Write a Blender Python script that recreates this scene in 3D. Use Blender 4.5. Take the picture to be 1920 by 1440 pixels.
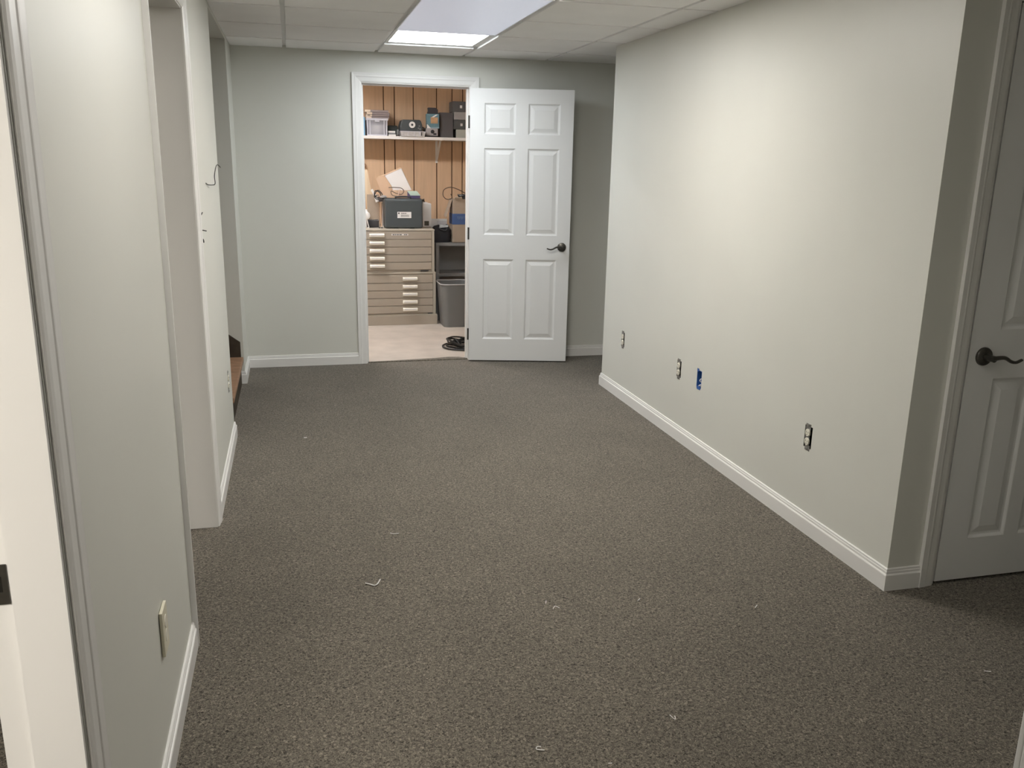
import bpy, bmesh, math, random
from mathutils import Vector, Matrix

for o in list(bpy.data.objects):
    bpy.data.objects.remove(o, do_unlink=True)
scene = bpy.context.scene
C = scene.collection

# ------------------------------------------------------------------ camera
YAW, PITCH, ROLL, CAM_H, F_PX = 0.2503, 0.2512, 0.0191, 1.5116, 1613.04
fwd = Vector((math.sin(YAW) * math.cos(PITCH), math.cos(YAW) * math.cos(PITCH), -math.sin(PITCH)))
rgt = Vector((math.cos(YAW), -math.sin(YAW), 0))
upv = rgt.cross(fwd)
r2 = math.cos(ROLL) * rgt + math.sin(ROLL) * upv
u2 = -math.sin(ROLL) * rgt + math.cos(ROLL) * upv
cam_d = bpy.data.cameras.new('camera')
cam_d.sensor_fit = 'HORIZONTAL'
cam_d.sensor_width = 36.0
cam_d.lens = F_PX / 1920 * 36.0
cam_d.clip_start = 0.02
cam_d.clip_end = 60
cam = bpy.data.objects.new('camera', cam_d)
C.objects.link(cam)
cam.matrix_world = Matrix(((r2.x, u2.x, -fwd.x, 0), (r2.y, u2.y, -fwd.y, 0), (r2.z, u2.z, -fwd.z, CAM_H), (0, 0, 0, 1)))
scene.camera = cam

# ------------------------------------------------------------------ world, light levels, exposure
world = bpy.data.worlds.new('world')
scene.world = world
world.use_nodes = True
world.node_tree.nodes['Background'].inputs[0].default_value = (0.9, 0.95, 1.0, 1)
world.node_tree.nodes['Background'].inputs[1].default_value = 0.02
L_MAIN = ((1.0, 0.955, 0.89), 32.0)      # hall panel just above the frame
L_FILL = ((1.0, 0.955, 0.89), 12.5)     # unseen panel added as fill for the near left wall
L_FAR = ((0.90, 0.96, 1.0), 17.0)        # the panel in view
L_DIM = ((0.72, 0.78, 1.0), 0.32)       # pale bluish long panel in view, weak emission added for its pale tone
L_ROOM = ((1.0, 0.93, 0.84), 30.0)       # side room on the left
L_STORE = ((0.98, 0.97, 0.98), 140.0)    # storage room fixture
vs = scene.view_settings
vs.view_transform = 'Standard'
vs.look = 'None'
vs.gamma = 1.0
vs.use_curve_mapping = False
vs.exposure = 0.15

# ------------------------------------------------------------------ measures (metres)
XL, XR, YB, ZC = -0.361, 2.0815, 6.524, 2.264
Y1, Y2 = 2.4818, 5.586
XDL, XDR, DH = 0.5219, 1.3025, 2.045
WT = 0.115
XE = 3.6
R = random.Random(7)

# ------------------------------------------------------------------ materials
MATS = {}
def lin(c):
    return tuple(((v / 255 + 0.055) / 1.055) ** 2.4 if v > 10 else v / 255 / 12.92 for v in c)

def mat(name, col, rough=0.6, spec=0.5, metal=0.0, var=0.06, scale=6.0, bump=0.0, bscale=200.0, alpha=1.0, stretch=None, coat=0.0):
    if name in MATS:
        return MATS[name]
    m = bpy.data.materials.new(name)
    m.use_nodes = True
    nt = m.node_tree
    b = nt.nodes['Principled BSDF']
    b.inputs['Roughness'].default_value = rough
    b.inputs['Specular IOR Level'].default_value = spec
    b.inputs['Metallic'].default_value = metal
    b.inputs['Alpha'].default_value = alpha
    b.inputs['Coat Weight'].default_value = coat
    tc = nt.nodes.new('ShaderNodeTexCoord')
    mp = nt.nodes.new('ShaderNodeMapping')
    if stretch:
        mp.inputs['Scale'].default_value = stretch
    nt.links.new(tc.outputs['Object'], mp.inputs[0])
    n = nt.nodes.new('ShaderNodeTexNoise')
    n.inputs['Scale'].default_value = scale
    n.inputs['Detail'].default_value = 4
    nt.links.new(mp.outputs[0], n.inputs['Vector'])
    rp = nt.nodes.new('ShaderNodeValToRGB')
    lo = tuple(max(0, c * (1 - var)) for c in col)
    hi = tuple(min(1, c * (1 + var)) for c in col)
    rp.color_ramp.elements[0].position = 0.3
    rp.color_ramp.elements[1].position = 0.7
    rp.color_ramp.elements[0].color = (*lo, 1)
    rp.color_ramp.elements[1].color = (*hi, 1)
    nt.links.new(n.outputs['Fac'], rp.inputs[0])
    nt.links.new(rp.outputs[0], b.inputs['Base Color'])
    if bump:
        n2 = nt.nodes.new('ShaderNodeTexNoise')
        n2.inputs['Scale'].default_value = bscale
        n2.inputs['Detail'].default_value = 3
        nt.links.new(mp.outputs[0], n2.inputs['Vector'])
        bp = nt.nodes.new('ShaderNodeBump')
        bp.inputs['Strength'].default_value = bump
        bp.inputs['Distance'].default_value = 0.002
        nt.links.new(n2.outputs['Fac'], bp.inputs['Height'])
        nt.links.new(bp.outputs[0], b.inputs['Normal'])
    MATS[name] = m
    return m

def emit(name, col, strength):
    m = bpy.data.materials.new(name)
    m.use_nodes = True
    b = m.node_tree.nodes['Principled BSDF']
    b.inputs['Base Color'].default_value = (0.8, 0.8, 0.8, 1)
    b.inputs['Roughness'].default_value = 0.4
    b.inputs['Emission Color'].default_value = (*col, 1)
    b.inputs['Emission Strength'].default_value = strength
    return m

def carpet_mat():
    m = bpy.data.materials.new('carpet')
    m.use_nodes = True
    nt = m.node_tree
    b = nt.nodes['Principled BSDF']
    b.inputs['Roughness'].default_value = 0.95
    b.inputs['Specular IOR Level'].default_value = 0.15
    b.inputs['Sheen Weight'].default_value = 0.15
    tc = nt.nodes.new('ShaderNodeTexCoord')
    v = nt.nodes.new('ShaderNodeTexNoise')
    v.inputs['Scale'].default_value = 135
    v.inputs['Detail'].default_value = 3.5
    v.inputs['Roughness'].default_value = 0.7
    v.inputs['Distortion'].default_value = 1.2
    nt.links.new(tc.outputs['Object'], v.inputs['Vector'])
    rp = nt.nodes.new('ShaderNodeValToRGB')
    el = rp.color_ramp.elements
    el[0].position = 0.36; el[0].color = (0.020, 0.017, 0.013, 1)
    el[1].position = 0.66; el[1].color = (0.312, 0.275, 0.222, 1)
    e = el.new(0.46); e.color = (0.106, 0.093, 0.074, 1)
    e = el.new(0.55); e.color = (0.161, 0.142, 0.114, 1)
    nt.links.new(v.outputs['Fac'], rp.inputs[0])
    big = nt.nodes.new('ShaderNodeTexNoise')
    big.inputs['Scale'].default_value = 3.0
    big.inputs['Detail'].default_value = 3
    nt.links.new(tc.outputs['Object'], big.inputs['Vector'])
    mr = nt.nodes.new('ShaderNodeMapRange')
    mr.inputs['From Min'].default_value = 0.3
    mr.inputs['From Max'].default_value = 0.7
    mr.inputs['To Min'].default_value = 0.93
    mr.inputs['To Max'].default_value = 1.07
    nt.links.new(big.outputs['Fac'], mr.inputs[0])
    mx = nt.nodes.new('ShaderNodeMix')
    mx.data_type = 'RGBA'; mx.blend_type = 'MULTIPLY'
    mx.inputs['Factor'].default_value = 1
    nt.links.new(rp.outputs[0], mx.inputs[6])
    nt.links.new(mr.outputs[0], mx.inputs[7])
    nt.links.new(mx.outputs[2], b.inputs['Base Color'])
    bp = nt.nodes.new('ShaderNodeBump')
    bp.inputs['Strength'].default_value = 0.5
    bp.inputs['Distance'].default_value = 0.004
    nt.links.new(v.outputs['Fac'], bp.inputs['Height'])
    nt.links.new(bp.outputs[0], b.inputs['Normal'])
    return m

M_WALL = mat('sage_paint', (0.68, 0.68, 0.63), 0.42, 0.5, var=0.015, scale=2, bump=0.04, bscale=260)
M_TRIM = mat('white_trim_paint', (0.80, 0.79, 0.77), 0.32, 0.5, var=0.01, scale=3)
M_DOOR = mat('white_door_paint', (0.79, 0.79, 0.785), 0.38, 0.5, var=0.01, scale=3, bump=0.03, bscale=90)
M_TILE = mat('ceiling_tile', (0.92, 0.915, 0.91), 0.9, 0.2, var=0.02, scale=4, bump=0.35, bscale=140)
M_TEE = mat('ceiling_tee', (0.80, 0.80, 0.79), 0.5, 0.4, var=0.01)
M_CARPET = carpet_mat()
M_STOREFLOOR = mat('beige_concrete', (0.50, 0.445, 0.39), 0.6, 0.3, var=0.10, scale=5, bump=0.1, bscale=30)
M_PLANK = mat('tan_panelling', (0.60, 0.42, 0.275), 0.5, 0.4, var=0.10, scale=3.0, stretch=(9, 9, 0.7), bump=0.05, bscale=30)
M_GROOVE = mat('dark_groove', (0.09, 0.045, 0.022), 0.8, 0.2)
M_BRONZE = mat('dark_bronze', (0.10, 0.095, 0.085), 0.32, 0.5, metal=0.85, var=0.1, scale=40)
M_STEEL = mat('galvanised_steel', (0.42, 0.42, 0.41), 0.4, 0.5, metal=0.9, var=0.15, scale=60)
M_IVORY = mat('ivory_plastic', (0.72, 0.68, 0.54), 0.35, 0.5, var=0.02)
M_IVORYW = mat('pale_ivory_plastic', (0.80, 0.77, 0.66), 0.35, 0.5, var=0.02)
M_DARK = mat('dark_recess', (0.02, 0.018, 0.015), 0.9, 0.1)
M_BLUEBOX = mat('blue_plastic_box', (0.035, 0.12, 0.38), 0.35, 0.5)
M_BLACK = mat('black_plastic', (0.022, 0.022, 0.024), 0.45, 0.5)
M_CABLE = mat('black_cable', (0.02, 0.019, 0.018), 0.5, 0.5)
M_STAIR = mat('worn_brown_tread', (0.30, 0.17, 0.10), 0.55, 0.4, var=0.25, scale=12, stretch=(1, 4, 1))
M_SKIRT = mat('dark_stair_board', (0.055, 0.043, 0.032), 0.8, 0.2, var=0.3, scale=10)
M_CAB = mat('tan_grey_metal', (0.385, 0.335, 0.275), 0.45, 0.4, var=0.02)
M_CABTOP = mat('pale_tan_metal', (0.46, 0.42, 0.35), 0.45, 0.4, var=0.02)
M_PULL = mat('cream_pull', (0.88, 0.84, 0.74), 0.35, 0.5, var=0.01)
M_SLATE = mat('slate_case', (0.052, 0.062, 0.066), 0.42, 0.5, var=0.05, bump=0.1, bscale=300)
M_PAPER = mat('white_card', (0.78, 0.76, 0.74), 0.7, 0.3, var=0.03)
M_CARDB = mat('cardboard', (0.60, 0.42, 0.29), 0.8, 0.2, var=0.06, scale=10)
M_CARDB2 = mat('grey_cardboard', (0.36, 0.29, 0.225), 0.8, 0.2, var=0.06, scale=10)
M_GREYM = mat('grey_metal', (0.20, 0.205, 0.205), 0.5, 0.4, var=0.04)
M_BIN = mat('grey_bin_plastic', (0.185, 0.19, 0.19), 0.42, 0.5, var=0.02)
M_INK = mat('dark_print', (0.05, 0.05, 0.055), 0.7, 0.2)

# ------------------------------------------------------------------ mesh helpers
class MB:
    def __init__(self):
        self.v, self.f = [], []
    def quad(self, *p):
        i = len(self.v)
        self.v += [tuple(q) for q in p]
        self.f.append(tuple(range(i, i + len(p))))
        return self
    def box(self, x0, x1, y0, y1, z0, z1):
        i = len(self.v)
        self.v += [(x0, y0, z0), (x1, y0, z0), (x1, y1, z0), (x0, y1, z0), (x0, y0, z1), (x1, y0, z1), (x1, y1, z1), (x0, y1, z1)]
        self.f += [tuple(i + k for k in q) for q in ((0, 3, 2, 1), (4, 5, 6, 7), (0, 1, 5, 4), (1, 2, 6, 5), (2, 3, 7, 6), (3, 0, 4, 7))]
        return self
    def loft(self, rings, cap=True):
        i = len(self.v)
        n = len(rings[0])
        for r in rings:
            self.v += [tuple(p) for p in r]
        for a in range(len(rings) - 1):
            for k in range(n):
                self.f.append((i + a * n + k, i + a * n + (k + 1) % n, i + (a + 1) * n + (k + 1) % n, i + (a + 1) * n + k))
        if cap:
            self.f.append(tuple(i + k for k in reversed(range(n))))
            self.f.append(tuple(i + (len(rings) - 1) * n + k for k in range(n)))
        return self
    def tube(self, pts, rad, n=8, flat=None):
        pts = [Vector(p) for p in pts]
        rad = rad if isinstance(rad, (list, tuple)) else [rad] * len(pts)
        t0 = (pts[1] - pts[0]).normalized()
        a = Vector((0, 0, 1)) if abs(t0.z) < 0.9 else Vector((1, 0, 0))
        nrm = (a - a.dot(t0) * t0).normalized()
        rings = []
        for k, p in enumerate(pts):
            t = (pts[min(k + 1, len(pts) - 1)] - pts[max(k - 1, 0)]).normalized()
            nrm = (nrm - nrm.dot(t) * t)
            nrm = nrm.normalized() if nrm.length > 1e-6 else Vector((1, 0, 0))
            b = t.cross(nrm)
            fl = flat[k] if flat else 1.0
            rings.append([p + rad[k] * (math.cos(q) * nrm * fl + math.sin(q) * b) for q in [2 * math.pi * j / n for j in range(n)]])
        return self.loft(rings)
    def lathe(self, prof, n=24, axis='Z', c=(0, 0, 0)):
        rings = []
        for r, h in prof:
            ring = []
            for j in range(n):
                a = 2 * math.pi * j / n
                x, y = r * math.cos(a), r * math.sin(a)
                if axis == 'Z': p = (c[0] + x, c[1] + y, c[2] + h)
                elif axis == 'Y': p = (c[0] + x, c[1] - h, c[2] + y)
                else: p = (c[0] + h, c[1] + x, c[2] + y)
                ring.append(p)
            rings.append(ring)
        return self.loft(rings)
    def build(self, name, m, parent=None, bevel=0.0, smooth=False, seg=2):
        me = bpy.data.meshes.new(name)
        me.from_pydata(self.v, [], self.f)
        bm = bmesh.new()
        bm.from_mesh(me)
        bmesh.ops.recalc_face_normals(bm, faces=bm.faces)
        if bevel:
            bmesh.ops.bevel(bm, geom=[e for e in bm.edges if len(e.link_faces) == 2 and e.calc_face_angle(0) > 0.6], offset=bevel, segments=seg, affect='EDGES', profile=0.6)
        bm.to_mesh(me)
        bm.free()
        if smooth:
            for p in me.polygons:
                p.use_smooth = True
            try:
                me.set_sharp_from_angle(angle=math.radians(40))
            except Exception:
                pass
        me.materials.append(m)
        o = bpy.data.objects.new(name, me)
        C.objects.link(o)
        if parent:
            o.parent = parent
        return o

def boxo(name, m, x0, x1, y0, y1, z0, z1, parent=None, bevel=0.0, seg=2):
    """box whose object origin is at its base centre (in the parent's space)"""
    cx, cy = (x0 + x1) / 2, (y0 + y1) / 2
    o = MB().box(x0 - cx, x1 - cx, y0 - cy, y1 - cy, 0, z1 - z0).build(name, m, parent, bevel, seg=seg)
    o.location = (cx, cy, z0)
    return o

def tag(o, label=None, cat=None, group=None, kind=None):
    if label: o['label'] = label
    if cat: o['category'] = cat
    if group: o['group'] = group
    if kind: o['kind'] = kind
    return o

def thing(name, loc, label, cat, rz=0.0, group=None, kind=None):
    o = bpy.data.objects.new(name, None)
    o.empty_display_size = 0.05
    C.objects.link(o)
    o.location = loc
    o.rotation_euler = (0, 0, rz)
    return tag(o, label, cat, group, kind)

def struct(o, label=None):
    return tag(o, label, kind='structure')

def smooth_path(pts, n=6, closed=False):
    pts = [Vector(p) for p in pts]
    out = []
    L = len(pts)
    rng = range(L if closed else L - 1)
    for i in rng:
        p0 = pts[(i - 1) % L] if closed or i > 0 else pts[0]
        p1, p2 = pts[i], pts[(i + 1) % L]
        p3 = pts[(i + 2) % L] if closed or i + 2 < L else pts[-1]
        for k in range(n):
            t = k / n
            out.append(0.5 * ((2 * p1) + (p2 - p0) * t + (2 * p0 - 5 * p1 + 4 * p2 - p3) * t * t + (3 * p1 - p0 - 3 * p2 + p3) * t ** 3))
    out.append(pts[0] if closed else pts[-1])
    return out

def wall(name, axis, a0, a1, b0, b1, z0, z1, holes, m, label):
    """axis 'x': wall plane is x=const, thickness a0..a1 in x, runs b in y. axis 'y': thickness in y, runs in x."""
    bs = sorted({b0, b1, *[h[0] for h in holes], *[h[1] for h in holes]})
    zs = sorted({z0, z1, *[h[2] for h in holes], *[h[3] for h in holes]})
    bs = [b for b in bs if b0 <= b <= b1]
    zs = [z for z in zs if z0 <= z <= z1]
    mb = MB()
    for i in range(len(bs) - 1):
        run = None
        for j in range(len(zs) - 1):
            cb, cz = (bs[i] + bs[i + 1]) / 2, (zs[j] + zs[j + 1]) / 2
            solid = not any(h[0] < cb < h[1] and h[2] < cz < h[3] for h in holes)
            if solid:
                run = [run[0] if run else zs[j], zs[j + 1]]
            if run and (not solid or j == len(zs) - 2):
                if axis == 'x': mb.box(a0, a1, bs[i], bs[i + 1], run[0], run[1])
                else: mb.box(bs[i], bs[i + 1], a0, a1, run[0], run[1])
                run = None
    return struct(mb.build(name, m), label)

# ------------------------------------------------------------------ setting: floors, walls
floor = struct(MB().box(-3.6, XE + 0.1, -1.6, 6.535, -0.06, 0.0).build('floor', M_CARPET), 'brown grey speckled carpet covering the hall floor')
mb = MB()
edge = [(0.5, 6.535), (0.50, 6.545), (0.62, 6.556), (0.75, 6.566), (0.9, 6.582), (1.05, 6.595), (1.17, 6.622), (1.24, 6.612), (1.3025, 6.565), (1.3025, 6.535)]
mb.loft([[(x, y, -0.05) for x, y in edge], [(x, y, 0.006) for x, y in edge]])
mb.build('carpet_edge', M_CARPET, floor)
fs = struct(MB().box(-0.9, 2.3, 6.535, 9.2, -0.06, -0.003).build('floor_storage', M_STOREFLOOR), 'pale beige bare floor of the storage room')

OUT = [(5.214, 0.400), (4.347, 0.405), (4.092, 0.408), (3.061, 0.411)]
rh = [(y - 0.0275, y + 0.0275, z - 0.048, z + 0.048) for y, z in OUT]
wall_left = wall('wall_left', 'x', XL - WT, XL, -1.6, 6.05, 0, ZC + 0.2,
     [(0.484, 1.351, -1, DH + 0.016), (2.669, 3.581, -1, 2.051), (4.83, 6.05, -1, 2.236)], M_WALL,
     'sage grey painted wall on the left with two doorways')
stub = wall('wall_stair', 'x', XL - WT, XL, 6.05, 6.64, 0, ZC + 0.2, [], M_WALL, 'narrow sage grey wall return beside the stair opening')
wall('wall_stair_far', 'y', 6.05, 6.17, -2.6, XL - WT, 0, 3.0, [], M_WALL, 'sage grey stairwell wall behind the stair opening')
wall_back = wall('wall_back', 'y', YB, YB + WT, XL, XE, 0, ZC + 0.2, [(XDL - 0.016, XDR + 0.016, -1, DH + 0.016)], M_WALL, 'sage grey painted back wall around the storage doorway')
wall_right = wall('wall_right', 'x', XR, XR + WT, Y1, Y2, 0, ZC + 0.2, rh, M_WALL, 'long sage grey painted wall on the right with electrical boxes')
wall('wall_alcove', 'y', Y1, Y1 + WT, XR + WT, XE, 0, ZC + 0.2, [(2.274, 2.928, -1, DH + 0.014)], M_WALL, 'shaded sage grey wall around the closet door at right')
wall('wall_nook', 'y', Y2 - WT, Y2, XR + WT, XE, 0, ZC + 0.2, [], M_WALL, 'sage grey wall of the nook behind the open door')
wall('wall_nook_end', 'x', XE, XE + WT, -1.6, YB + WT, 0, ZC + 0.2, [], M_WALL, 'sage grey wall closing the nook')
wall('wall_near', 'x', 1.40, 1.40 + WT, -1.6, 1.20, 0, ZC + 0.2, [], M_WALL, 'sage grey wall beside the viewer at lower right')
wall('wall_near_side', 'y', 1.20 - WT, 1.20, 1.40 + WT, XE, 0, ZC + 0.2, [], M_WALL, 'sage grey wall of the side passage at right')
wall('wall_behind', 'y', -1.6 - WT, -1.6, -3.6, XE, 0, ZC + 0.2, [], M_WALL, 'sage grey wall behind the viewer')
wall('wall_side_room', 'x', -3.6 - WT, -3.6, -1.6, 4.6, 0, ZC + 0.2, [], M_WALL, 'far wall of the room on the left')
wall('wall_side_room_end', 'y', 4.6, 4.6 + WT, -3.6, XL - WT, 0, ZC + 0.6, [], M_WALL, 'end wall of the room on the left')
wall('wall_stair_end', 'x', -2.7, -2.6, 4.715, 6.17, 0, 3.0, [], M_WALL, 'end wall of the stairwell')
struct(MB().box(-3.6, XL - WT, -1.6, 4.6, ZC, ZC + 0.1).build('ceiling_side_room', M_TILE), 'ceiling of the room on the left')
struct(MB().box(-2.7, XL - WT, 4.715, 6.17, 2.9, 3.0).build('ceiling_stairwell', M_WALL), 'ceiling of the stairwell')

# storage room shell
st = struct(MB().box(-0.9, 2.3, 9.012, 9.12, 0, 2.6).build('wall_storage_back', M_GROOVE), 'tan vertical plank panelling at the back of the storage room')
gr = [-0.9, -0.62, -0.40, -0.18, 0.02, 0.27, 0.45, 0.713, 0.931, 1.038, 1.228, 1.463, 1.62, 1.729, 1.90, 2.1, 2.3]
for a, b in zip(gr, gr[1:]):
    boxo('plank', M_PLANK, a + 0.0045, b - 0.0045, 9.0, 9.0125, 0, 2.55, st, bevel=0.003, seg=1)
struct(MB().box(-1.0, -0.9, 6.64, 9.12, 0, 2.6).build('wall_storage_left', M_PLANK), 'tan panelled left wall of the storage room')
struct(MB().box(2.3, 2.4, 6.64, 9.12, 0, 2.6).build('wall_storage_right', M_PLANK), 'tan panelled right wall of the storage room')
struct(MB().box(-1.0, 2.4, 6.64, 9.12, 2.55, 2.65).build('ceiling_storage', M_TILE), 'white ceiling of the storage room')

# ------------------------------------------------------------------ ceiling: slab, tees, drop-edge tiles
ceil = struct(MB().box(XL - 0.05, XE, -1.6, YB + 0.05, ZC + 0.012, ZC + 0.1).build('ceiling', M_TILE), 'white suspended ceiling of drop-edge tiles')
G = 0.6285
gx = [XL, -0.001, -0.001 + G, -0.001 + 2 * G, -0.001 + 3 * G, -0.001 + 4 * G, -0.001 + 5 * G, XE]
gy = [YB] + [6.07 - 0.629 * k for k in range(0, 13)]
gy = [y for y in gy if y > -1.6] + [-1.6]
for x in gx[1:-1]:
    boxo('tee_rail', M_TEE, x - 0.012, x + 0.012, -1.6, YB, ZC + 0.004, ZC + 0.013, ceil)
for y in gy[1:-1]:
    boxo('tee_rail', M_TEE, XL, XE, y - 0.012, y + 0.012, ZC + 0.004, ZC + 0.0125, ceil)
FIX = {(2, 1), (2, 4), (1, 7)}      # cells with light panels: (column, row)
DIM = {(2, 2), (2, 3)}
tile_mesh = {}
for i in range(len(gx) - 1):
    for j in range(len(gy) - 1):
        if (i, j) in FIX or (i, j) in DIM:
            continue
        y1, y0 = gy[j], gy[j + 1]
        x0, x1 = gx[i], gx[i + 1]
        ex0 = 0.001 if i == 0 else 0.012
        ex1 = 0.012
        ey1 = 0.001 if j == 0 else 0.012
        w, d = x1 - x0 - ex0 - ex1, y1 - y0 - 0.012 - ey1
        if y0 < 1.0 or w < 0.05 or d < 0.05:
            continue
        key = (round(w, 3), round(d, 3))
        if key not in tile_mesh:
            o = MB().box(-w / 2, w / 2, -d / 2, d / 2, 0, 0.0215).build('tile', M_TILE, ceil, bevel=0.0015, seg=1)
            tile_mesh[key] = o.data
        else:
            o = bpy.data.objects.new('tile', tile_mesh[key])
            C.objects.link(o)
            o.parent = ceil
        o.location = (x0 + ex0 + w / 2, y0 + 0.012 + d / 2, ZC - 0.009)
# wall angle strips around the ceiling edge
ang = MB()
ang.box(XL, XL + 0.022, -1.6, YB, ZC - 0.006, ZC - 0.0042)
ang.box(XL, XL + 0.0015, -1.6, YB, ZC - 0.006, ZC + 0.012)
struct(ang.build('trim_1', M_TEE), 'thin metal angle along the ceiling edge on the left')

def panel_light(name, cx, cy, w, d, z, em, label, loc_frame=0.022):
    t = thing(name, (cx, cy, z), label, 'ceiling light')
    f = MB()
    lf = loc_frame
    f.box(-w / 2, w / 2, -d / 2, -d / 2 + lf, 0.0, 0.03).box(-w / 2, w / 2, d / 2 - lf, d / 2, 0.0, 0.03)
    f.box(-w / 2, -w / 2 + lf, -d / 2 + lf, d / 2 - lf, 0.0, 0.03).box(w / 2 - lf, w / 2, -d / 2 + lf, d / 2 - lf, 0.0, 0.03)
    f.build('frame', M_TEE, t)
    MB().box(-w / 2 + lf, w / 2 - lf, -d / 2 + lf, d / 2 - lf, 0.002, 0.02).build('diffuser', em, t)
    return t
E_MAIN = emit('main_diffuser', *L_MAIN)
E_FAR = emit('far_diffuser', *L_FAR)
E_DIM = emit('dim_diffuser', *L_DIM)
E_FILL = emit('fill_diffuser', *L_FILL)
E_ROOM = emit('room_diffuser', *L_ROOM)
E_STORE = emit('storage_tube', *L_STORE)
cxl = gx[2] + G / 2
panel_light('ceiling_light', cxl, (gy[1] + gy[2]) / 2, 0.60, 0.602, ZC + 0.003, E_FAR, 'glowing square white light panel in the ceiling near the storage door')
panel_light('ceiling_light', cxl, (gy[2] + gy[4]) / 2, 0.606, 1.235, ZC - 0.008, E_DIM, 'long bluish panel given a weak glow, in the ceiling before the glowing square', 0.006)
panel_light('ceiling_light', cxl, (gy[4] + gy[5]) / 2, 0.60, 0.602, ZC - 0.001, E_MAIN, 'bright ceiling panel over the middle of the hall, above the picture')
panel_light('ceiling_light', gx[1] + G / 2, (gy[7] + gy[8]) / 2, 0.60, 0.602, ZC - 0.001, E_FILL, 'added fill light panel in the ceiling nearest the viewer, above the picture')
panel_light('ceiling_light', -1.0, -0.3, 0.60, 1.2, ZC - 0.02, E_ROOM, 'light panel in the ceiling of the room on the left')

# ------------------------------------------------------------------ door casings, jambs, baseboards
CAS = [(0.0, 0.0), (0.0, 0.0055), (0.004, 0.0085), (0.012, 0.0105), (0.022, 0.0112), (0.034, 0.0124), (0.038, 0.0142), (0.043, 0.0150), (0.046, 0.0146), (0.061, 0.0160), (0.065, 0.0165), (0.065, 0.0)]
def casing(name, O, r, n, u0, u1, h, m=M_TRIM, label=None, left=True, right=True, head=True, zb=0.0):
    O, r, n = Vector(O), Vector(r), Vector(n)
    root = bpy.data.objects.new(name, None)
    C.objects.link(root)
    root.location = O
    tag(root, label, kind='structure')
    P = lambda u, t, z: r * u + n * t + Vector((0, 0, z))
    u0, u1, h = u0 - 0.005, u1 + 0.005, h + 0.005
    if left:
        MB().loft([[P(u0 - w, t, zb) for w, t in CAS], [P(u0 - w, t, h + w) for w, t in CAS]]).build('casing_leg', m, root)
    if right:
        MB().loft([[P(u1 + w, t, zb) for w, t in CAS], [P(u1 + w, t, h + w) for w, t in CAS]]).build('casing_leg', m, root)
    if head:
        MB().loft([[P(u0 - w, t, h + w) for w, t in CAS], [P(u1 + w, t, h + w) for w, t in CAS]]).build('casing_head', m, root)
    return root

def jamb(root, r, n, u0, u1, h, depth, m=M_TRIM, stop=None):
    """three boards lining an opening; depth runs opposite to n (into the wall)"""
    r, n = Vector(r), Vector(n)
    def bx(name, ua, ub, ta, tb, za, zb):
        mb = MB()
        c = [r * u + n * t + Vector((0, 0, z)) for z in (za, zb) for u, t in ((ua, ta), (ub, ta), (ub, tb), (ua, tb))]
        mb.loft([c[:4], c[4:]]).build(name, m, root)
    e = 0.0015
    bx('jamb_leg', u0 - 0.0, u0 + 0.016, -depth, e, 0, h)
    bx('jamb_leg', u1 - 0.016, u1 + 0.0, -depth, e, 0, h)
    bx('jamb_head', u0 + 0.016, u1 - 0.016, -depth, e, h - 0.016, h)
    if stop:
        s0, s1 = stop
        bx('door_stop', u0 + 0.016, u0 + 0.027, -s1, -s0, 0, h - 0.016)
        bx('door_stop', u1 - 0.027, u1 - 0.016, -s1, -s0, 0, h - 0.016)
        bx('door_stop', u0 + 0.027, u1 - 0.027, -s1, -s0, h - 0.027, h - 0.016)

X, Y, Z = Vector((1, 0, 0)), Vector((0, 1, 0)), Vector((0, 0, 1))
# storage doorway
r0 = casing('trim_2', (0, YB, 0), X, -Y, XDL, XDR, DH, label='white moulded casing around the storage doorway')
jamb(r0, X, -Y, XDL - 0.016, XDR + 0.016, DH + 0.016, WT + 0.01, stop=(0.040, 0.075))
MB().box(XDL - 0.0005, XDL + 0.0015, 0.004, 0.034, 0.885, 0.955).build('strike_plate', M_STEEL, r0)
# near-left doorway
r1 = casing('trim_3', (XL, 0, 0), Y, X, 0.5, 1.335, DH, label='white moulded casing and jamb of the nearest doorway on the left')
jamb(r1, Y, X, 0.484, 1.351, DH + 0.016, WT + 0.002, stop=(0.0, 0.0745))
sp = MB()
sy = 1.334
sp.box(-0.114, -0.079, sy - 0.0022, sy, 0.848, 0.868).box(-0.114, -0.079, sy - 0.0022, sy, 0.894, 0.913)
sp.box(-0.087, -0.079, sy - 0.0022, sy, 0.868, 0.894).box(-0.114, -0.106, sy - 0.0022, sy, 0.868, 0.894)
spo = sp.build('strike_plate', M_BRONZE, r1)
MB().box(-0.106, -0.087, sy - 0.0012, sy - 0.0004, 0.868, 0.894).build('latch_hole', M_DARK, r1)
# second doorway on the left
r2c = casing('trim_4', (XL, 0, 0), Y, X, 2.685, 3.565, 2.035, label='white moulded casing of the second doorway on the left')
jamb(r2c, Y, X, 2.669, 3.581, 2.051, WT + 0.002)
# closet door at right
r3 = casing('trim_5', (0, Y1, 0), X, -Y, 2.288, 2.914, DH, label='white moulded casing of the closet door in the shaded alcove')
jamb(r3, X, -Y, 2.274, 2.928, DH + 0.014, WT, stop=(0.042, 0.075))
# corner trim beside the viewer
cor = bpy.data.objects.new('trim_6', None); C.objects.link(cor); cor.location = (1.40, 1.20, 0)
struct(cor, 'white casing board at the near wall corner, lower right')
MB().box(-0.014, 0.05, 0.0, 0.014, 0, 2.1).build('casing_leg', M_TRIM, cor, bevel=0.003)
MB().box(-0.014, 0.0, -0.07, -0.0, 0, 2.1).build('casing_leg', M_TRIM, cor, bevel=0.003)

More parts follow.
